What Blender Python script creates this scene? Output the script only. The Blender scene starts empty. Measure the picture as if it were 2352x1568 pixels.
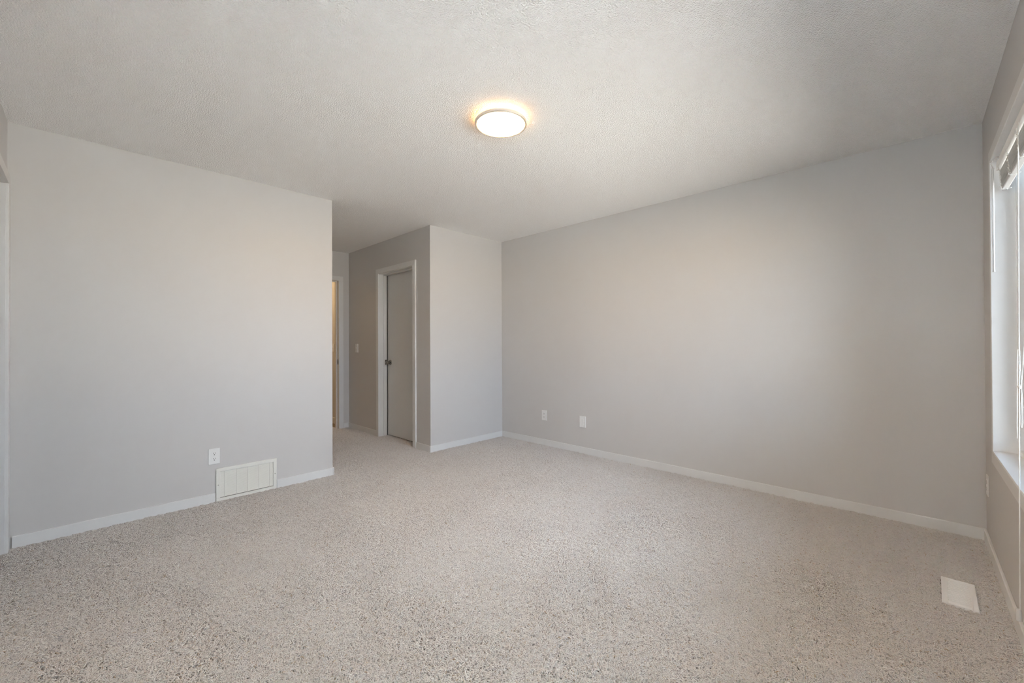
import bpy, bmesh, math, random
import numpy as np
from mathutils import Vector, Matrix

S = bpy.context.scene
COL = S.collection
random.seed(7)

# ------------------------------------------------------------------ measures (metres)
H = 2.44                                   # ceiling height
XP = -3.716                                # face of the partition with the grille
XF = -3.732                                # face of the closet block
XW = 0.294                                 # face of the window wall
YR = 3.662                                 # face of the long wall
YC = 2.585                                 # corridor wall with the closet door
YE = 1.534                                 # end of the partition
YL = -0.309                                # wall with the cased opening
XB = -5.700                                # end of the corridor
T = 0.12                                   # wall thickness
WY0, WY1, WZ0, WZ1 = 1.10, 3.19, 0.605, 2.06   # clear opening of the window

# ------------------------------------------------------------------ camera
YAW, PITCH, ROLL, FPX, CAMH = 2.3412062, 0.0060799, -0.0045160, 952.82, 1.15562
cam = bpy.data.cameras.new('camera')
cam.sensor_width = 36.0
cam.lens = FPX / 2352.0 * 36.0
cam.clip_start = 0.01
camo = bpy.data.objects.new('camera', cam)
f = Vector((math.cos(YAW) * math.cos(PITCH), math.sin(YAW) * math.cos(PITCH), math.sin(PITCH)))
r = Vector((math.sin(YAW), -math.cos(YAW), 0.0))
u = r.cross(f)
r2 = r * math.cos(ROLL) + u * math.sin(ROLL)
u2 = -r * math.sin(ROLL) + u * math.cos(ROLL)
M = Matrix((r2, u2, -f)).transposed().to_4x4()
M.translation = Vector((0, 0, CAMH))
camo.matrix_world = M
COL.objects.link(camo)
S.camera = camo

# ------------------------------------------------------------------ daylight, lamps, exposure
S.view_settings.view_transform = 'Standard'
S.view_settings.look = 'None'
S.view_settings.gamma = 1.0
S.view_settings.use_curve_mapping = False
S.view_settings.exposure = 0.20
S.cycles.max_bounces = 16
S.cycles.diffuse_bounces = 8
S.cycles.glossy_bounces = 6
S.cycles.transparent_max_bounces = 16
S.cycles.caustics_reflective = False
S.cycles.caustics_refractive = False
S.cycles.sample_clamp_indirect = 0.0

SKY_STRENGTH = 12.5
wd = bpy.data.worlds.new('overcast_daylight')
S.world = wd
wd.use_nodes = True
nt = wd.node_tree
nt.nodes.clear()
wo = nt.nodes.new('ShaderNodeOutputWorld')
bg = nt.nodes.new('ShaderNodeBackground')
tc = nt.nodes.new('ShaderNodeTexCoord')
sp = nt.nodes.new('ShaderNodeSeparateXYZ')
rp = nt.nodes.new('ShaderNodeValToRGB')
ma = nt.nodes.new('ShaderNodeMath'); ma.operation = 'MULTIPLY_ADD'
ma.inputs[1].default_value = 0.5; ma.inputs[2].default_value = 0.5
nt.links.new(tc.outputs['Generated'], sp.inputs[0])
nt.links.new(sp.outputs['Z'], ma.inputs[0])
nt.links.new(ma.outputs[0], rp.inputs[0])
e = rp.color_ramp.elements
e[0].position = 0.30; e[0].color = (0.76, 0.70, 0.64, 1)     # bright ground outside
e[1].position = 0.62; e[1].color = (0.43, 0.58, 0.79, 1)     # sky
m_ = e.new(0.48); m_.color = (0.76, 0.70, 0.64, 1)
m_ = e.new(0.505); m_.color = (0.46, 0.60, 0.79, 1)
nt.links.new(rp.outputs[0], bg.inputs[0])
bg.inputs[1].default_value = SKY_STRENGTH
nt.links.new(bg.outputs[0], wo.inputs[0])

pl = bpy.data.lights.new('window_daylight_portal', 'AREA')
pl.shape = 'RECTANGLE'
pl.size = WZ1 - WZ0
pl.size_y = WY1 - WY0
pl.cycles.is_portal = True
plo = bpy.data.objects.new('window_daylight_portal', pl)
plo.location = (XW + 0.155, (WY0 + WY1) / 2, (WZ0 + WZ1) / 2)
plo.rotation_euler = (0, math.radians(90), 0)          # looks towards -x, into the room
COL.objects.link(plo)

# ceiling lamp of the hallway beyond the corridor, and of the room behind the cased opening
def room_lamp(name, loc, watts, col, size=0.28):
    l = bpy.data.lights.new(name, 'AREA')
    l.shape = 'DISK'; l.size = size; l.energy = watts; l.color = col
    o = bpy.data.objects.new(name, l); o.location = loc
    COL.objects.link(o)
room_lamp('hallway_lamp', (-6.85, 2.25, H - 0.05), 16.0, (1.0, 0.68, 0.34), 0.4)
# unseen fill light added as a stand-in flash, bounced off the corner behind camera
fl = bpy.data.lights.new('bounce_fill', 'AREA')
fl.shape = 'DISK'; fl.size = 0.30; fl.energy = 62.0; fl.color = (0.78, 0.92, 1.0); fl.spread = math.radians(140)
flo = bpy.data.objects.new('bounce_fill', fl)
flo.location = (-0.05, 0.05, 1.5)
flo.rotation_euler = Vector((0.6, -0.6, 0.5)).to_track_quat('-Z', 'Y').to_euler()
COL.objects.link(flo)
LAMP_STRENGTH = 104.0
HALO_STRENGTH = 8.0

# ------------------------------------------------------------------ materials
def mat(name, col, rough=0.5, spec=0.5, metal=0.0, bump=None, emit=None, trans=None, noise=None):
    m = bpy.data.materials.new(name)
    m.use_nodes = True
    n = m.node_tree
    b = n.nodes['Principled BSDF']
    b.inputs['Base Color'].default_value = (*col, 1)
    b.inputs['Roughness'].default_value = rough
    b.inputs['Specular IOR Level'].default_value = spec
    b.inputs['Metallic'].default_value = metal
    geo = n.nodes.new('ShaderNodeNewGeometry')
    if noise:                                     # slight mottling: (scale, amount)
        t = n.nodes.new('ShaderNodeTexNoise'); t.inputs['Scale'].default_value = noise[0]
        t.inputs['Detail'].default_value = 3
        n.links.new(geo.outputs['Position'], t.inputs['Vector'])
        mx = n.nodes.new('ShaderNodeMix'); mx.data_type = 'RGBA'
        mx.inputs[6].default_value = (*[c * (1 - noise[1]) for c in col], 1)
        mx.inputs[7].default_value = (*[min(1, c * (1 + noise[1])) for c in col], 1)
        n.links.new(t.outputs['Fac'], mx.inputs[0])
        n.links.new(mx.outputs[2], b.inputs['Base Color'])
    if bump:                                      # (scale, strength, distance, detail)
        t = n.nodes.new('ShaderNodeTexNoise'); t.inputs['Scale'].default_value = bump[0]
        t.inputs['Detail'].default_value = bump[3]
        n.links.new(geo.outputs['Position'], t.inputs['Vector'])
        bp = n.nodes.new('ShaderNodeBump')
        bp.inputs['Strength'].default_value = bump[1]
        bp.inputs['Distance'].default_value = bump[2]
        n.links.new(t.outputs['Fac'], bp.inputs['Height'])
        n.links.new(bp.outputs['Normal'], b.inputs['Normal'])
    if emit:
        b.inputs['Emission Color'].default_value = (*emit[0], 1)
        b.inputs['Emission Strength'].default_value = emit[1]
    if trans:
        b.inputs['Transmission Weight'].default_value = trans
    return m

WALL = mat('greige_wall_paint', (0.580, 0.562, 0.548), 0.42, 0.35, bump=(260, 0.10, 0.001, 2))
TRIM = mat('white_trim_paint', (0.70, 0.695, 0.685), 0.35, 0.4)
CEIL = mat('stippled_white_ceiling', (0.945, 0.945, 0.945), 0.9, 0.2, bump=(150, 1.0, 0.009, 1.5))
DOOR = mat('pale_door_paint', (0.66, 0.65, 0.63), 0.38, 0.4)
PLATE = mat('white_plastic', (0.78, 0.78, 0.77), 0.3, 0.5)
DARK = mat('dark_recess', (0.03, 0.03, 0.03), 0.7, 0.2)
GRILLE = mat('cream_white_enamel', (0.76, 0.75, 0.70), 0.4, 0.4)
REG = mat('white_enamel', (0.80, 0.80, 0.80), 0.35, 0.5)
STEEL = mat('brushed_nickel', (0.30, 0.285, 0.265), 0.22, 0.5, 1.0)
DARKM = mat('dark_bronze', (0.10, 0.09, 0.08), 0.35, 0.5, 0.9)
VINYL = mat('white_vinyl', (0.84, 0.85, 0.86), 0.3, 0.5)
HEAD = mat('white_headrail', (0.92, 0.92, 0.91), 0.35, 0.5)
SLAT = mat('white_aluminium_slat', (0.72, 0.72, 0.70), 0.35, 0.5)
CORD = mat('white_cord', (0.82, 0.82, 0.80), 0.7, 0.2)
RIM = mat('pale_satin_metal', (0.62, 0.56, 0.50), 0.45, 0.5, 0.2)
DIFF = mat('lamp_diffuser', (0.9, 0.9, 0.9), 0.5, 0.3, emit=((1.0, 0.58, 0.20), LAMP_STRENGTH))
HALO = mat('lamp_back_glow', (0.9, 0.9, 0.9), 0.5, 0.3, emit=((1.0, 0.50, 0.15), HALO_STRENGTH))
CLEAR = mat('clear_plastic', (0.94, 0.95, 0.96), 0.12, 0.5, trans=0.25)

def glass_mat():
    m = bpy.data.materials.new('window_glass'); m.use_nodes = True
    n = m.node_tree; n.nodes.clear()
    o = n.nodes.new('ShaderNodeOutputMaterial'); t = n.nodes.new('ShaderNodeBsdfTransparent')
    g = n.nodes.new('ShaderNodeBsdfGlossy'); g.inputs['Roughness'].default_value = 0.02
    fr = n.nodes.new('ShaderNodeFresnel'); fr.inputs['IOR'].default_value = 1.45
    mx = n.nodes.new('ShaderNodeMixShader')
    t.inputs[0].default_value = (0.95, 0.975, 0.97, 1)
    n.links.new(fr.outputs[0], mx.inputs[0]); n.links.new(t.outputs[0], mx.inputs[1]); n.links.new(g.outputs[0], mx.inputs[2])
    n.links.new(mx.outputs[0], o.inputs[0])
    return m
GLASS = glass_mat()

def carpet_mat():
    m = bpy.data.materials.new('beige_frieze_carpet'); m.use_nodes = True
    n = m.node_tree; b = n.nodes['Principled BSDF']
    b.inputs['Roughness'].default_value = 0.9
    b.inputs['Specular IOR Level'].default_value = 0.1
    hi = n.nodes.new('ShaderNodeHairInfo')
    r1 = n.nodes.new('ShaderNodeValToRGB')
    els = r1.color_ramp.elements
    els[0].position = 0.0; els[0].color = (0.45, 0.36, 0.27, 1)          # a few tan yarns
    els[1].position = 1.0; els[1].color = (0.600, 0.573, 0.547, 1)
    e = els.new(0.012); e.color = (0.48, 0.42, 0.355, 1)
    e = els.new(0.035); e.color = (0.550, 0.520, 0.490, 1)
    n.links.new(hi.outputs['Random'], r1.inputs[0])
    n.links.new(r1.outputs[0], b.inputs['Base Color'])
    return m
CARPET = carpet_mat()
UNDER = mat('carpet_backing', (0.20, 0.17, 0.14), 0.9, 0.1)

# ------------------------------------------------------------------ mesh helpers
def box(bm, x0, x1, y0, y1, z0, z1, bev=0.0, seg=2):
    res = bmesh.ops.create_cube(bm, size=1.0)
    vs = res['verts']
    for v in vs:
        v.co = Vector((x0 + (v.co.x + .5) * (x1 - x0), y0 + (v.co.y + .5) * (y1 - y0), z0 + (v.co.z + .5) * (z1 - z0)))
    if bev > 0:
        es = list({e for v in vs for e in v.link_edges})
        bmesh.ops.bevel(bm, geom=es, offset=bev, segments=seg, profile=0.5, affect='EDGES')

def tube(bm, pts, rad, n=8, cap=True):
    pts = [Vector(p) for p in pts]
    rads = rad if isinstance(rad, (list, tuple)) else [rad] * len(pts)
    rings = []
    prev = None
    for i, p in enumerate(pts):
        d = (pts[min(i + 1, len(pts) - 1)] - pts[max(i - 1, 0)]).normalized()
        if prev is None:
            a = d.orthogonal().normalized()
        else:
            a = (prev - d * prev.dot(d))
            a = a.normalized() if a.length > 1e-6 else d.orthogonal().normalized()
        prev = a
        b = d.cross(a)
        rings.append([bm.verts.new(p + (a * math.cos(2 * math.pi * k / n) + b * math.sin(2 * math.pi * k / n)) * rads[i]) for k in range(n)])
    for i in range(len(rings) - 1):
        for k in range(n):
            bm.faces.new((rings[i][k], rings[i][(k + 1) % n], rings[i + 1][(k + 1) % n], rings[i + 1][k]))
    if cap:
        bm.faces.new(list(reversed(rings[0]))); bm.faces.new(rings[-1])

def lathe(bm, prof, n=64, axis='z', off=(0, 0, 0)):
    """prof: list of (radius, height); closed loops get capped where the radius is 0."""
    rings = []
    for rr, h in prof:
        ring = []
        cnt = 1 if rr < 1e-6 else n
        for k in range(cnt):
            a = 2 * math.pi * k / n
            if axis == 'z': co = (rr * math.cos(a), rr * math.sin(a), h)
            elif axis == 'y': co = (rr * math.cos(a), h, rr * math.sin(a))
            else: co = (h, rr * math.cos(a), rr * math.sin(a))
            ring.append(bm.verts.new(Vector(co) + Vector(off)))
        rings.append(ring)
    for a, b in zip(rings, rings[1:]):
        if len(a) == 1 and len(b) == 1: continue
        for k in range(n):
            k2 = (k + 1) % n
            if len(a) == 1: bm.faces.new((a[0], b[k], b[k2]))
            elif len(b) == 1: bm.faces.new((a[k], b[0], a[k2]))
            else: bm.faces.new((a[k], b[k], b[k2], a[k2]))

def frame_prism(bm, x0, x1, z0, z1, w, y0, y1, bev=0.0):
    """rectangular picture-frame in the xz plane, border w, from y0 to y1, mitred corners."""
    o = [(x0, z0), (x1, z0), (x1, z1), (x0, z1)]
    i = [(x0 + w, z0 + w), (x1 - w, z0 + w), (x1 - w, z1 - w), (x0 + w, z1 - w)]
    V = {}
    for nm, loop in (('o', o), ('i', i)):
        for k, (x, z) in enumerate(loop):
            for yy in (0, 1):
                dx = 0
                V[nm, k, yy] = bm.verts.new((x, (y0, y1)[yy], z))
    for k in range(4):
        q = (k + 1) % 4
        bm.faces.new((V['o', k, 0], V['o', q, 0], V['i', q, 0], V['i', k, 0]))
        bm.faces.new((V['o', k, 1], V['i', k, 1], V['i', q, 1], V['o', q, 1]))
        bm.faces.new((V['o', k, 0], V['o', k, 1], V['o', q, 1], V['o', q, 0]))
        bm.faces.new((V['i', k, 0], V['i', q, 0], V['i', q, 1], V['i', k, 1]))
    if bev: bmesh.ops.bevel(bm, geom=[e for e in bm.edges], offset=bev, segments=1, affect='EDGES')

def new(): return bmesh.new()

def obj(name, bm, m, parent=None, loc=None, smooth=False):
    bmesh.ops.recalc_face_normals(bm, faces=bm.faces)
    me = bpy.data.meshes.new(name); bm.to_mesh(me); bm.free()
    me.materials.append(m)
    if smooth:
        for p in me.polygons: p.use_smooth = True
        try: me.set_sharp_from_angle(angle=math.radians(40))
        except Exception: pass
    o = bpy.data.objects.new(name, me); COL.objects.link(o)
    if parent is not None: o.parent = parent
    if loc: o.location = loc
    return o

def tag(o, label, cat, group=None, kind=None):
    o['label'] = label; o['category'] = cat
    if group: o['group'] = group
    if kind: o['kind'] = kind
    return o

def thing(name, label, cat, loc=(0, 0, 0), rz=0.0, group=None, kind=None):
    o = bpy.data.objects.new(name, None); COL.objects.link(o)
    o.empty_display_size = 0.05
    o.location = loc; o.rotation_euler = (0, 0, rz)
    return tag(o, label, cat, group, kind)

def struct(name, boxes, m, label, cat, bev=0.0):
    bm = new()
    for b in boxes: box(bm, *b, bev=bev)
    return tag(obj(name, bm, m), label, cat, kind='structure')

# ------------------------------------------------------------------ room shell
X0, X1, Y0, Y1 = -7.42, XW + 0.15, -2.02, YR + T
struct('floor', [(X0, X1, Y0, Y1, -0.10, -0.014)], UNDER, 'subfloor under the beige carpet', 'floor')
struct('ceiling', [(X0, X1, Y0, Y1, H, H + 0.10)], CEIL, 'white stippled ceiling over the bedroom and corridor', 'ceiling')
FZ = -0.02
struct('wall_right', [(XB - T, X1, YR, Y1, FZ, H)], WALL, 'long bare greige wall right of the corridor, with two plates low down', 'wall')
HX0, HX1, DZ = XW, XW + 0.15, H
struct('wall_window', [(XW, X1, YL - T, WY0 - 0.0118, FZ, H), (XW, X1, WY1 + 0.0118, YR, FZ, H),
                       (XW, X1, WY0 - 0.0118, WY1 + 0.0118, FZ, WZ0 - 0.0118), (XW, X1, WY0 - 0.0118, WY1 + 0.0118, WZ1 + 0.0118, H)],
       WALL, 'greige wall at the right edge that holds the window', 'wall')
OX0, OX1, OZ = -3.645, -2.80, 2.08
struct('wall_left', [(XP - T, OX0, YL - T, YL, FZ, H), (OX1, XW, YL - T, YL, FZ, H), (OX0, OX1, YL - T, YL, OZ, H)],
       WALL, 'sliver of greige wall with a cased opening at the left edge', 'wall')
struct('wall_partition', [(XP - T, XP, YL, YE, FZ, H)], WALL, 'greige wall at left with outlet and return air grille', 'wall')
struct('wall_corridor_left', [(XB, XP - T, YE - T, YE, FZ, H)], WALL, 'corridor wall hidden behind the left wall', 'wall')
JX0, JX1, JZ = -4.835, -4.060, 2.040
CX0, CX1, CZ = -4.850, -4.045, 2.055       # rough opening of the closet door
struct('wall_closet', [(XF - T, XF, YC + T, YR, FZ, H)], WALL, 'narrow pale wall between the corridor mouth and the long wall', 'wall')
struct('wall_corridor_right', [(XB - T, CX0, YC, YC + T, FZ, H), (CX1, XF, YC, YC + T, FZ, H), (CX0, CX1, YC, YC + T, CZ, H)],
       WALL, 'shaded corridor wall with the closet door', 'wall')
BY0, BY1, BZ = 1.665, 2.452, 2.05
struct('wall_corridor_end', [(XB - T, XB, BY1, YC, FZ, H), (XB - T, XB, YE - T, BY0, FZ, H), (XB - T, XB, BY0, BY1, BZ, H)],
       WALL, 'end wall of the corridor around the far doorway', 'wall')
struct('wall_closet_back', [(XB - T, XB, YC + T, YR, FZ, H)], WALL, 'side wall inside the closet', 'wall')
struct('wall_hall_right', [(X0, XB - T, 2.592, 2.712, FZ, H)], WALL, 'warm lit hallway wall beyond the far doorway', 'wall')
struct('wall_hall_end', [(X0, X0 + T, 0.9, 2.592, FZ, H)], WALL, 'far end wall of the hallway', 'wall')
struct('wall_hall_left', [(X0 + T, XB - T, 0.78, 0.9, FZ, H), (XB - T, XB, 0.78, YE - T, FZ, H)], WALL, 'hidden side wall of the hallway', 'wall')
struct('wall_side_room', [(XP - T, XP, Y0 + T, YL - T, FZ, H), (-2.5, -2.38, Y0 + T, YL - T, FZ, H), (XP - T, -2.38, Y0, Y0 + T, FZ, H)],
       WALL, 'walls of the room behind the cased opening', 'wall')

# ------------------------------------------------------------------ carpet pile
ROOMS = [(XP, XW, YL, YR), (XB, XP, YE, YC), (JX0, JX1, YC, YC + 0.13), (X0 + T, XB, 1.68, 2.44), (OX0 + 0.015, OX1 - 0.015, YL - T, YL)]
GX, GY, GHX, GHY = 0.137, 2.792, 0.054, 0.140          # hole for the floor register
def smooth_field(rng, x, y, n, lam):
    """sum of n random plane waves around wavelength lam: a slowly turning number near -1..1"""
    h = np.zeros_like(x)
    for k in range(n):
        a = rng.uniform(0, 2 * np.pi); L = lam * rng.uniform(0.7, 1.6)
        h += np.cos(2 * np.pi * (x * np.cos(a) + y * np.sin(a)) / L + rng.uniform(0, 2 * np.pi))
    return h / math.sqrt(n / 2.0)
def carpet():
    rng = np.random.default_rng(11)
    bm = new()
    for (x0, x1, y0, y1) in ROOMS: box(bm, x0, x1, y0, y1, -0.0139, -0.0105)
    base = tag(obj('carpet_pile', bm, UNDER), 'beige frieze carpet covering the whole floor', 'carpet', kind='stuff')
    P, RAD = [], []
    for (x0, x1, y0, y1) in ROOMS:
        d = 0.0050
        nx, ny = max(1, int((x1 - x0) / d)), max(1, int((y1 - y0) / d))
        gx, gy = np.meshgrid(x0 + (np.arange(nx) + 0.5) * (x1 - x0) / nx, y0 + (np.arange(ny) + 0.5) * (y1 - y0) / ny, indexing='ij')
        x = gx.ravel() + rng.uniform(-0.6, 0.6, nx * ny) * d; y = gy.ravel() + rng.uniform(-0.6, 0.6, nx * ny) * d
        lay = smooth_field(rng, x, y, 7, 0.7) * 1.3 + 0.9                 # the way the pile lies
        th = lay + rng.normal(0, 0.7, x.size)
        clump = smooth_field(rng, x, y, 24, 0.035)                        # tufts cling together
        hgt = 0.0005 + 0.0016 * clump + rng.normal(0, 0.0012, x.size) + 0.0008 * smooth_field(rng, x, y, 6, 0.45)
        L = rng.uniform(0.65, 1.12, x.size)
        bend = rng.normal(0, 0.7, x.size)
        q = []
        for (t, z) in ((0.0, -0.0105), (0.0022, -0.0035), (0.0070, 0.0004), (0.0125, -0.0008), (0.0165, -0.0040)):
            tt = t * L; an = th + bend * (t / 0.0165)
            zz = z + (hgt * min(1.0, t / 0.005) if t > 0 else 0)
            q.append(np.stack([x + tt * np.cos(an), y + tt * np.sin(an), zz + np.zeros_like(x)], -1))
        q = np.stack(q, 1)                                                # N,5,3
        m = 0.0015
        ok = (q[..., 0] > x0 - 0.02).all(1)
        q[..., 0] = np.clip(q[..., 0], x0 + m, x1 - m); q[..., 1] = np.clip(q[..., 1], y0 + m, y1 - m)
        inreg = ((np.abs(q[..., 0] - GX) < GHX) & (np.abs(q[..., 1] - GY) < GHY)).any(1)
        q = q[ok & ~inreg]
        P.append(q.astype(np.float32))
        w = rng.uniform(0.85, 1.15, len(q))[:, None] * np.array([0.0014, 0.0017, 0.00175, 0.0015, 0.0009])[None, :]
        RAD.append(w.astype(np.float32))
    P = np.concatenate(P); RAD = np.concatenate(RAD)
    hc = bpy.data.hair_curves.new('yarn_tufts')
    hc.add_curves([5] * len(P))
    hc.attributes['position'].data.foreach_set('vector', P.ravel())
    ra = hc.attributes.get('radius') or hc.attributes.new('radius', 'FLOAT', 'POINT')
    ra.data.foreach_set('value', RAD.ravel())
    hc.materials.append(CARPET)
    o = bpy.data.objects.new('yarn_tufts', hc); COL.objects.link(o)
    o.parent = base; o['kind'] = 'stuff'
carpet()

# ------------------------------------------------------------------ baseboards
def baseboard(name, boxes, label):
    bm = new()
    for b in boxes: box(bm, *b, bev=0.003, seg=2)
    return tag(obj(name, bm, TRIM), label, 'baseboard', kind='structure')
BH, BT = 0.068, 0.012
VY0, VY1 = 0.677, 1.083                    # grille
baseboard('baseboard_partition', [(XP, XP + BT, YL + 0.02, VY0 - 0.004, FZ, BH), (XP, XP + BT, VY1 + 0.001, YE, FZ, BH),
                                  (XP - T, XP + BT, YE, YE + BT, FZ, BH)], 'white baseboard of the left wall, on both sides of the grille')
baseboard('baseboard_right', [(XF, XW, YR - BT, YR, FZ, BH)], 'white baseboard along the long right wall')
baseboard('baseboard_closet', [(XF, XF + BT, YC - BT, YR - BT, FZ, BH)], 'white baseboard of the narrow wall right of the corridor')
baseboard('baseboard_corridor', [(CX1 + 0.053, XF, YC - BT, YC, FZ, BH), (XB, CX0 - 0.043, YC - BT, YC, FZ, BH)], 'white baseboard on both sides of the closet door')
baseboard('baseboard_corridor_end', [(XB, XB + BT, BY1 + 0.05, YC - BT, FZ, BH)], 'short white baseboard beside the far doorway')
baseboard('baseboard_window', [(XW - BT, XW, YL, YR - BT, FZ, BH)], 'white baseboard under the window')
baseboard('baseboard_hall', [(X0 + T, XB - T, 2.580, 2.592, FZ, 0.075)], 'white baseboard in the hallway beyond the far doorway')
baseboard('baseboard_left', [(OX1 + 0.06, XW - BT, YL, YL + BT, FZ, BH)], 'white baseboard right of the cased opening')

# ------------------------------------------------------------------ casings and doors
def casing_y(bm, x0, x1, ztop, yface, out, w, th=0.016, bev=0.002):
    """legs and head on a wall facing -y (out=-1) or +y (out=+1): x0..x1 is the clear opening."""
    ya, yb = sorted((yface, yface + out * th))
    box(bm, x0 - w, x0, ya, yb, FZ, ztop, bev); box(bm, x1, x1 + w, ya, yb, FZ, ztop, bev)
    box(bm, x0 - w, x1 + w, ya, yb, ztop, ztop + w, bev)
# closet door
t = thing('trim_1', 'white casing and deep jamb around the closet door', 'door casing', ((JX0 + JX1) / 2, YC, 0), kind='structure')
def loc(bm, t):
    bmesh.ops.translate(bm, verts=bm.verts, vec=-Vector(t.location)); return bm
bm = new(); casing_y(bm, JX0 - 0.002, JX1 + 0.002, JZ + 0.006, YC, -1, 0.058); obj('casing', loc(bm, t), TRIM, t)
bm = new()
box(bm, CX0, JX0, YC - 0.001, YC + T + 0.002, FZ, CZ); box(bm, JX1, CX1, YC - 0.001, YC + T + 0.002, FZ, CZ); box(bm, JX0, JX1, YC - 0.001, YC + T + 0.002, JZ, CZ)
obj('jamb', loc(bm, t), TRIM, t)
bm = new(); SY0, SY1 = YC + 0.053, YC + 0.098
box(bm, JX0, JX0 + 0.010, SY0, SY1, FZ, JZ, 0.001); box(bm, JX1 - 0.010, JX1, SY0, SY1, FZ, JZ, 0.001); box(bm, JX0 + 0.010, JX1 - 0.010, SY0, SY1, JZ - 0.010, JZ, 0.001)
obj('door_stop', loc(bm, t), TRIM, t)
bm = new(); box(bm, JX0, JX0 + 0.0042, SY1, YC + 0.1115, 0.0, JZ); box(bm, JX0 + 0.0042, JX1, SY1, YC + 0.1115, JZ - 0.0042, JZ)  # dark strips in place of the shadow between slab and jamb
o = obj('door_gap_shade', loc(bm, t), DARK, t); o['label'] = 'dark strip standing in for the shadow in the gap around the door'
bm = new()
box(bm, JX0 + 0.010, JX0 + 0.0125, YC + 0.072, YC + 0.0985, 0.902, 0.962, 0.0008)
box(bm, JX0 + 0.012, JX0 + 0.015, YC + 0.079, YC + 0.095, 0.915, 0.948, 0.0006)
o = obj('strike_plate', loc(bm, t), DARKM, t); o['label'] = 'dark metal strike plate'

dy = YC + 0.112
d = thing('door_1', 'plain pale grey closet door set deep in its white frame', 'door', ((JX0 + JX1) / 2, dy, 0), kind='structure')
bm = new(); box(bm, JX0 + 0.005, JX1 - 0.003, dy, dy + 0.035, 0.012, JZ - 0.004, 0.0015); obj('slab', loc(bm, d), DOOR, d)
kx, kz = JX0 + 0.075, 0.930
bm = new(); lathe(bm, [(0, 0.0), (0.032, 0.0), (0.032, -0.004), (0.028, -0.009), (0.012, -0.010), (0.0, -0.010)], 32, 'y', (kx, dy, kz))
ro = obj('knob_rose', loc(bm, d), STEEL, d, smooth=True)
bm = new(); lathe(bm, [(0.0, -0.004), (0.011, -0.006), (0.010, -0.024), (0.017, -0.030), (0.0255, -0.040), (0.027, -0.048), (0.024, -0.057), (0.014, -0.063), (0, -0.0645)], 32, 'y', (kx, dy, kz))
o = obj('door_knob', loc(bm, d), STEEL, d, smooth=True); o['label'] = 'brushed nickel door knob'

# far doorway at the end of the corridor
t = thing('trim_2', 'white casing and jamb around the far doorway at the corridor end', 'door casing', (XB, (BY0 + BY1) / 2, 0), kind='structure')
by0, by1, bz = BY0 + 0.014, BY1 - 0.014, BZ - 0.013
bm = new()
for (a, b_) in ((by0 - 0.062, by0), (by1, by1 + 0.062)): box(bm, XB, XB + 0.016, a, b_, FZ, bz, 0.002)
box(bm, XB, XB + 0.016, by0 - 0.062, by1 + 0.062, bz, bz + 0.062, 0.002); obj('casing', loc(bm, t), TRIM, t)
bm = new()
box(bm, XB - T, XB + 0.001, BY0, by0, FZ, BZ); box(bm, XB - T, XB + 0.001, by1, BY1, FZ, BZ); box(bm, XB - T, XB + 0.001, by0, by1, bz, BZ)
obj('jamb', loc(bm, t), TRIM, t)
bm = new()
box(bm, XB - 0.075, XB - 0.045, by0, by0 + 0.011, FZ, bz); box(bm, XB - 0.075, XB - 0.045, by1 - 0.011, by1, FZ, bz); box(bm, XB - 0.075, XB - 0.045, by0 + 0.011, by1 - 0.011, bz - 0.011, bz)
obj('door_stop', loc(bm, t), TRIM, t)
bm = new(); box(bm, XB - 0.036, XB + 0.0005, by1 - 0.0018, by1 + 0.001, 0.885, 0.955, 0.0006); box(bm, XB - 0.026, XB - 0.010, by1 - 0.004, by1, 0.90, 0.94, 0.0006)
o = obj('strike_plate', loc(bm, t), STEEL, t); o['label'] = 'metal strike plate'

# cased opening at the left edge
t = thing('trim_3', 'white casing and jamb of the opening at the left edge', 'door casing', ((OX0 + OX1) / 2, YL, 0), kind='structure')
ox0, ox1, oz = OX0 + 0.015, OX1 - 0.015, OZ - 0.015
bm = new(); casing_y(bm, ox0 - 0.003, ox1 + 0.003, oz + 0.003, YL, 1, 0.056, 0.014); obj('casing', loc(bm, t), TRIM, t)
bm = new()
box(bm, OX0, ox0, YL - T, YL + 0.001, FZ, OZ); box(bm, ox1, OX1, YL - T, YL + 0.001, FZ, OZ); box(bm, ox0, ox1, YL - T, YL + 0.001, oz, OZ)
obj('jamb', loc(bm, t), TRIM, t)

# ------------------------------------------------------------------ window
w = thing('window_1', 'white vinyl window at the right edge with a raised blind', 'window', (XW, (WY0 + WY1) / 2, WZ0), kind='structure')
FX = XW + 0.068                            # room face of the vinyl frame
bm = new()                                 # flat casing on the wall
cw, ct, rv = 0.058, 0.013, 0.012
box(bm, XW - ct, XW, WY0 - rv - cw, WY0 - rv, WZ0 - rv - cw, WZ1 + rv + cw, 0.0015); box(bm, XW - ct, XW, WY1 + rv, WY1 + rv + cw, WZ0 - rv - cw, WZ1 + rv + cw, 0.0015)
box(bm, XW - ct, XW, WY0 - rv, WY1 + rv, WZ0 - rv - cw, WZ0 - rv, 0.0015); box(bm, XW - ct, XW, WY0 - rv, WY1 + rv, WZ1 + rv, WZ1 + rv + cw, 0.0015)
obj('casing', loc(bm, w), TRIM, w)
bm = new()                                 # liner boards in the reveal
lt = 0.0115
box(bm, XW - 0.015, FX + 0.02, WY1, WY1 + lt, WZ0 - lt, WZ1 + lt, 0.0015); box(bm, XW - 0.015, FX + 0.02, WY0 - lt, WY0, WZ0 - lt, WZ1 + lt, 0.0015)
box(bm, XW - 0.015, FX + 0.02, WY0, WY1, WZ0 - lt, WZ0, 0.0015); box(bm, XW - 0.015, FX + 0.02, WY0, WY1, WZ1, WZ1 + lt, 0.0015)
obj('jamb_liner', loc(bm, w), VINYL, w)
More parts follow.
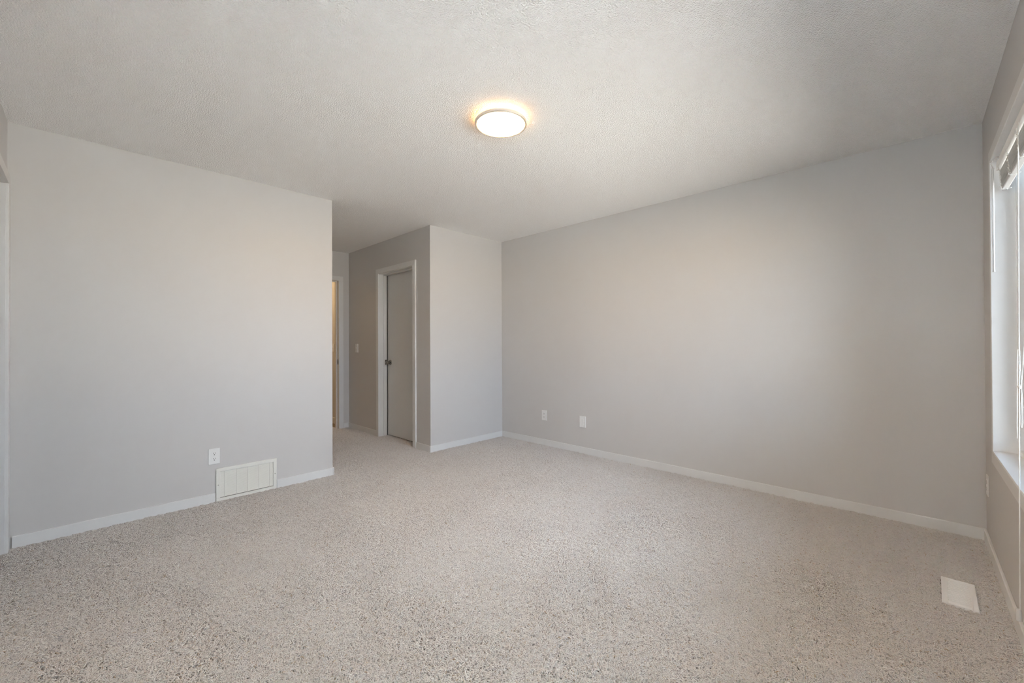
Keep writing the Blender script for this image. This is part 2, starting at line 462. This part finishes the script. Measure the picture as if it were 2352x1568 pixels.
def yz_frame(bm, y0, y1, z0, z1, wd_, x0, x1, bev=0.002):
    box(bm, x0, x1, y0, y0 + wd_, z0, z1, bev); box(bm, x0, x1, y1 - wd_, y1, z0, z1, bev)
    box(bm, x0, x1, y0 + wd_, y1 - wd_, z0, z0 + wd_, bev); box(bm, x0, x1, y0 + wd_, y1 - wd_, z1 - wd_, z1, bev)
bm = new(); yz_frame(bm, WY0 + 0.0004, WY1 - 0.0004, WZ0 + 0.0004, WZ1 - 0.0004, 0.020, FX, XW + 0.148)
obj('window_frame', loc(bm, w), VINYL, w)
MY = (WY0 + WY1) / 2
for (a, b_) in ((WY0 + 0.020, MY + 0.012), (MY - 0.012, WY1 - 0.020)):
    xs = FX + 0.010 if a < MY - 0.1 else FX + 0.026
    bm = new(); yz_frame(bm, a, b_, WZ0 + 0.020, WZ1 - 0.020, 0.024, xs, xs + 0.015)
    s = obj('sash', loc(bm, w), VINYL, w)
    bm = new(); box(bm, xs + 0.005, xs + 0.010, a + 0.022, b_ - 0.022, WZ0 + 0.042, WZ1 - 0.042)
    obj('glass_pane', loc(bm, w), GLASS, s)

# ------------------------------------------------------------------ raised blind
bl = thing('venetian_blind', 'white slatted blind drawn up at the top of the window', 'blind', (XW + 0.02, MY, 2.045))
BY_0, BY_1 = WY0 + 0.012, WY1 - 0.016
bm = new(); box(bm, XW + 0.005, XW + 0.045, BY_0, BY_1, 2.010, 2.050, 0.002); obj('headrail', loc(bm, bl), HEAD, bl)
nsl = 30
zt, zb = 2.000, 1.918
for k in range(nsl):
    q = k / (nsl - 1)
    z = zt + (zb - zt) * (q + 0.018 * math.sin(k * 2.4) + random.uniform(-0.012, 0.012))
    tilt = math.radians(-20 + random.uniform(-12, 12))
    xc = XW + 0.028 + random.uniform(-0.002, 0.002) + 0.004 * q
    bm = new(); seg = 4; wd_ = 0.025; th = 0.0006
    rows = []
    sag = random.uniform(-0.0012, 0.0012)
    for j in range(seg + 1):
        s_ = (j / seg - 0.5) * wd_
        cr = 0.0016 * (1 - (2 * s_ / wd_) ** 2)
        x = xc + s_ * math.cos(tilt) - cr * math.sin(tilt); zz = z + s_ * math.sin(tilt) + cr * math.cos(tilt)
        ys = [BY_0 + (BY_1 - BY_0) * i / 8 for i in range(9)]
        rows.append([(bm.verts.new((x, y + (0.001 * random.uniform(-1, 1) if i in (0, 8) else 0), zz + sag * math.sin(i * 2.1 + k) )),
                      bm.verts.new((x, y, zz - th + sag * math.sin(i * 2.1 + k)))) for i, y in enumerate(ys)])
    for j in range(seg):
        for i in range(8):
            bm.faces.new((rows[j][i][0], rows[j + 1][i][0], rows[j + 1][i + 1][0], rows[j][i + 1][0]))
            bm.faces.new((rows[j][i][1], rows[j][i + 1][1], rows[j + 1][i + 1][1], rows[j + 1][i][1]))
    for i in range(8):
        bm.faces.new((rows[0][i][0], rows[0][i + 1][0], rows[0][i + 1][1], rows[0][i][1]))
        bm.faces.new((rows[seg][i][0], rows[seg][i][1], rows[seg][i + 1][1], rows[seg][i + 1][0]))
    for j in range(seg):
        bm.faces.new((rows[j][0][0], rows[j][0][1], rows[j + 1][0][1], rows[j + 1][0][0]))
        bm.faces.new((rows[j][8][0], rows[j + 1][8][0], rows[j + 1][8][1], rows[j][8][1]))
    obj('slat', loc(bm, bl), SLAT, bl, smooth=True)
bm = new(); box(bm, XW + 0.020, XW + 0.042, BY_0, BY_1, 1.905, 1.913, 0.003); obj('bottom_rail', loc(bm, bl), VINYL, bl)
for yl in (3.10, 2.86, 2.62, 2.38, 1.95, 1.55, 1.25):
    bm = new()
    for off in (-0.005, 0.004):
        pts = []
        n = 110
        ph = random.uniform(0, 6)
        for i in range(n + 1):
            q = i / n
            if q < 0.12:                       # straight down from the headrail
                pts.append((XW + 0.004 + 0.004 * q / 0.12, yl + off * 0.3, 2.014 - 0.016 * q / 0.12)); continue
            v = (q - 0.12) / 0.88
            if v < 0.72: z = 1.998 - 0.100 * v / 0.72; x = XW + 0.008 + 0.004 * v / 0.72
            else: z = 1.898 - 0.004 * math.sin(math.pi * (v - 0.72) / 0.28); x = XW + 0.012 + 0.034 * (v - 0.72) / 0.28
            j = 0.0042 * (0.7 + 0.5 * math.sin(v * 9 + ph))
            a = v * 62 + ph
            pts.append((x + j * 0.6 * math.cos(a), yl + off + j * math.sin(a) + 0.0015 * random.uniform(-1, 1), z + 0.0015 * random.uniform(-1, 1)))
        tube(bm, pts, 0.0009, 5)
    obj('ladder_cord', loc(bm, bl), CORD, bl, smooth=True)
# tilt wand with its clear hook
wx, wy = XW - 0.018, 3.045
bm = new(); tube(bm, [(wx, wy, 1.995), (wx, wy + 0.002, 1.985), (wx, wy, 1.97), (wx, wy, 1.50), (wx, wy, 1.492)], [0.0025, 0.004, 0.0042, 0.0042, 0.0048], 6)
wand = obj('tilt_wand', loc(bm, bl), CLEAR, bl, smooth=True); wand['label'] = 'clear plastic tilt wand'
bm = new()
tube(bm, [(XW + 0.006, wy + 0.03, 2.040), (XW - 0.010, wy + 0.022, 2.040), (wx, wy + 0.008, 2.030), (wx - 0.004, wy, 2.012), (wx, wy - 0.003, 1.996), (wx + 0.004, wy + 0.002, 1.988)], 0.0024, 8)
tube(bm, [(XW + 0.004, wy + 0.035, 2.046), (XW - 0.004, wy + 0.03, 2.044)], 0.006, 10)
obj('wand_hook', loc(bm, bl), CLEAR, wand, smooth=True)
# lift cord with knot and tassel
cpts = [(0.2965, 2.5397, 2.012), (0.2935, 2.516, 1.96), (0.289, 2.4927, 1.6), (0.284, 2.4668, 1.2), (0.279, 2.441, 0.8), (0.2765, 2.4281, 0.6), (0.2765, 2.4391, 0.35), (0.2765, 2.4479, 0.15)]
px_, py_ = cpts[-1][0], cpts[-1][1] - 0.012
bm = new(); tube(bm, cpts, 0.0017, 6)
lc = obj('lift_cord', loc(bm, bl), CORD, bl, smooth=True)
bm = new(); lathe(bm, [(0, -0.008), (0.004, -0.006), (0.0055, 0), (0.004, 0.006), (0, 0.008)], 12, 'z', (0.2815, 2.4539, 0.985)); obj('knot', loc(bm, bl), CORD, lc, smooth=True)
bm = new(); lathe(bm, [(0, 0.150), (0.006, 0.150), (0.0075, 0.147), (0.0085, 0.112), (0.0085, 0.108), (0.007, 0.107), (0.0, 0.107)], 20, 'z', (px_ - 0.003, py_ + 0.012, 0)); o = obj('tassel', loc(bm, bl), CLEAR, lc, smooth=True)
o['label'] = 'translucent plastic cord tassel'
bm = new()
QY = 2.52
pts = [(px_ + 0.006, QY, 0.78)] + [(px_ + 0.008, QY - 0.035 + 0.026 * math.cos(a), 1.10 + 0.03 * math.sin(a)) for a in [math.pi * k / 10 for k in range(11)]] + \
      [(px_ + 0.012, QY - 0.066, 0.95)] + [(px_ + 0.012, QY - 0.05 - 0.022 * math.cos(a), 0.86 - 0.03 * math.sin(a)) for a in [math.pi * k / 8 for k in range(9)]] + [(px_ + 0.012, QY - 0.06, 1.0), (px_ + 0.012, QY - 0.20, 1.35), (px_ + 0.012, QY - 0.30, 1.90), (XW + 0.008, QY - 0.30, 2.018)]
tube(bm, pts, 0.0012, 5); obj('looped_cord', loc(bm, bl), CORD, bl, smooth=True)

# ------------------------------------------------------------------ ceiling light
L = thing('ceiling_light', 'round flush ceiling light, switched on, with a glowing halo', 'ceiling light', (-1.677, 1.645, H))
R = 0.147
bm = new(); lathe(bm, [(0, 0.0), (0.100, 0.0), (0.100, -0.030), (0, -0.030)], 64); obj('base_plate', bm, PLATE, L, smooth=True)
bm = new(); lathe(bm, [(R - 0.0115, -0.0415), (R - 0.009, -0.043), (R - 0.002, -0.043), (R, -0.041), (R, -0.029), (R - 0.002, -0.027), (0.098, -0.027), (0.098, -0.033), (R - 0.0115, -0.033), (R - 0.0115, -0.0415)], 96)
obj('rim', bm, RIM, L, smooth=True)
bm = new(); lathe(bm, [(0, -0.0428), (0.08, -0.0426), (R - 0.014, -0.0412), (R - 0.0117, -0.040), (R - 0.0117, -0.034), (0, -0.034)], 96); o = obj('diffuser', bm, DIFF, L, smooth=True); o['label'] = 'glowing white diffuser'
bm = new(); lathe(bm, [(0.116, -0.0268), (0.116, -0.025), (0.138, -0.025), (0.138, -0.0268), (0.116, -0.0268)], 96); o = obj('back_light_ring', bm, HALO, L, smooth=True); o['label'] = 'amber ring lighting the ceiling'

# ------------------------------------------------------------------ wall plates (local: x along the wall, -y into the room, z up)
def plate_mesh(w_, h_, d_=0.006):
    bm = new(); box(bm, -w_ / 2, w_ / 2, -d_, 0, -h_ / 2, h_ / 2, 0.0022, 2); return bm
def screw(parent, x, z, y=-0.0062, m=PLATE):
    bm = new(); lathe(bm, [(0, -0.0012), (0.0022, -0.0009), (0.003, 0.0), (0, 0.0)], 12, 'y', (x, y, z)); return obj('screw', bm, m, parent, smooth=True)
def outlet(label, loc_, rz, group):
    t = thing('duplex_outlet', label, 'outlet', loc_, rz, group)
    obj('cover_plate', plate_mesh(0.071, 0.115), PLATE, t)
    for s in (1, -1):
        bm = new(); zc = s * 0.0195
        prof = []
        for k in range(32):
            a = 2 * math.pi * k / 32
            prof.append((max(-0.0172, min(0.0172, 0.0195 * math.cos(a))), max(-0.0142, min(0.0142, 0.0172 * math.sin(a)))))
        fr_ = [bm.verts.new((x, -0.0076, zc + z)) for x, z in prof]; bk = [bm.verts.new((x, -0.004, zc + z)) for x, z in prof]
        bm.faces.new(fr_)
        for k in range(32): bm.faces.new((fr_[k], fr_[(k + 1) % 32], bk[(k + 1) % 32], bk[k]))
        rc = obj('receptacle', bm, PLATE, t)
        for (x, z, w_, h_) in ((-0.0064, 0.004, 0.0022, 0.0085), (0.0064, 0.004, 0.0022, 0.0070)):
            bm = new(); box(bm, x - w_ / 2, x + w_ / 2, -0.0078, -0.006, zc + z - h_ / 2, zc + z + h_ / 2); obj('slot', bm, DARK, rc)
        bm = new(); lathe(bm, [(0, -0.0079), (0.0030, -0.0079), (0.0030, -0.006), (0, -0.006)], 14, 'y', (0, 0, zc - 0.0075)); obj('ground_hole', bm, DARK, rc)
    screw(t, 0, 0)
    return t
P2 = math.pi / 2
outlet('white duplex outlet above the air grille on the left wall', (XP, 0.667, 0.338), P2, 'outlets and plates')
outlet('small white duplex outlet low on the long wall, left of the blank plate', (-3.043, YR, 0.340), 0, 'outlets and plates')
outlet('white duplex outlet seen edge-on under the window corner', (XW, 3.566, 0.343), -P2, 'outlets and plates')
t = thing('blank_wall_plate', 'plain white plate low on the long wall, right of the duplex outlet', 'wall plate', (-2.518, YR, 0.332), 0, 'outlets and plates')
obj('cover_plate', plate_mesh(0.076, 0.118), PLATE, t)
bm = new(); box(bm, -0.0165, 0.0165, -0.0075, -0.004, -0.0335, 0.0335, 0.0012); obj('insert', bm, PLATE, t)
screw(t, 0, 0.048); screw(t, 0, -0.048)
def light_switch(label, loc_, rz):
    t = thing('light_switch', label, 'light switch', loc_, rz, 'light switches')
    obj('cover_plate', plate_mesh(0.071, 0.115), PLATE, t)
    bm = new(); box(bm, -0.0055, 0.0055, -0.0068, -0.004, -0.012, 0.012, 0.0006)
    tube(bm, [(0, -0.006, 0.001), (0, -0.013, 0.005), (0, -0.018, 0.008)], [0.0048, 0.0044, 0.0034], 8); obj('toggle', bm, PLATE, t, smooth=True)
    screw(t, 0, 0.030); screw(t, 0, -0.030)
light_switch('light switch on the shaded corridor wall, left of the closet door', (-5.452, YC, 1.108), 0)
light_switch('light switch glimpsed through the far doorway on the hallway wall', (-6.235, 2.592, 1.112), 0)

# ------------------------------------------------------------------ return air grille
g = thing('return_air_grille', 'cream white louvered return air grille at the foot of the left wall', 'air grille', (XP, (VY0 + VY1) / 2, 0.0), P2)
gw, gh = VY1 - VY0, 0.243
bm = new()
x0, x1 = -gw / 2, gw / 2
fw = 0.026
box(bm, x0, x1, -0.011, 0, gh - fw, gh, 0.003); box(bm, x0, x1, -0.011, 0, -0.012, fw - 0.004, 0.003)
box(bm, x0, x0 + fw, -0.011, 0, fw - 0.006, gh - fw + 0.002, 0.003); box(bm, x1 - fw, x1, -0.011, 0, fw - 0.006, gh - fw + 0.002, 0.003)
obj('frame', bm, GRILLE, g)
bm = new(); nl = 23
for k in range(nl):
    z = fw + 0.002 + (gh - 2 * fw - 0.002) * (k + 0.5) / nl
    vs = [(-0.0065, z - 0.0040), (-0.0058, z - 0.0046), (0.0, z + 0.0030), (-0.0007, z + 0.0036)]
    a = [bm.verts.new((x0 + fw - 0.002, y, zz)) for y, zz in vs]; b_ = [bm.verts.new((x1 - fw + 0.002, y, zz)) for y, zz in vs]
    bm.faces.new(a); bm.faces.new(list(reversed(b_)))
    for i in range(4): bm.faces.new((a[i], b_[i], b_[(i + 1) % 4], a[(i + 1) % 4]))
obj('louvers', bm, GRILLE, g)
for q in (0.075, 0.295, 0.505, 0.715, 0.925):
    xx = x0 + fw + (gw - 2 * fw) * q
    bm = new(); box(bm, xx - 0.0009, xx + 0.0009, -0.0070, -0.002, fw - 0.005, gh - fw + 0.001); obj('divider_bar', bm, GRILLE, g)
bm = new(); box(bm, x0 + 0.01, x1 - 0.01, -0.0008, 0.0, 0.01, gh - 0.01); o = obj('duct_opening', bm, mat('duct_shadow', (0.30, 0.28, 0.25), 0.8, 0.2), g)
for s in (x0 + fw / 2, x1 - fw / 2): screw(g, s, gh * 0.5, -0.0108, STEEL)

# ------------------------------------------------------------------ floor register
g = thing('floor_register', 'white metal floor vent in the carpet near the window wall', 'floor vent', (0.137, 2.790, 0.0005), math.radians(-1.0))
gx, gy = 0.056, 0.140
bm = new()
box(bm, -gx, -gx + 0.020, -gy, gy, -0.006, 0.0085, 0.003); box(bm, gx - 0.020, gx, -gy, gy, -0.006, 0.0085, 0.003)
box(bm, -gx + 0.018, gx - 0.018, -gy, -gy + 0.018, -0.006, 0.0085, 0.003); box(bm, -gx + 0.018, gx - 0.018, gy - 0.018, gy, -0.006, 0.0085, 0.003)
obj('frame', bm, REG, g)
bm = new(); ns = 15
for k in range(ns):
    y = -gy + 0.018 + (2 * gy - 0.036) * (k + 0.5) / ns
    box(bm, -gx + 0.018, gx - 0.018, y - 0.0060, y + 0.0060, 0.001, 0.0076, 0.0015, 1)
obj('louvers', bm, REG, g)
bm = new(); box(bm, -gx + 0.01, gx - 0.01, -gy + 0.01, gy - 0.01, -0.005, -0.001); obj('damper', bm, DARK, g)
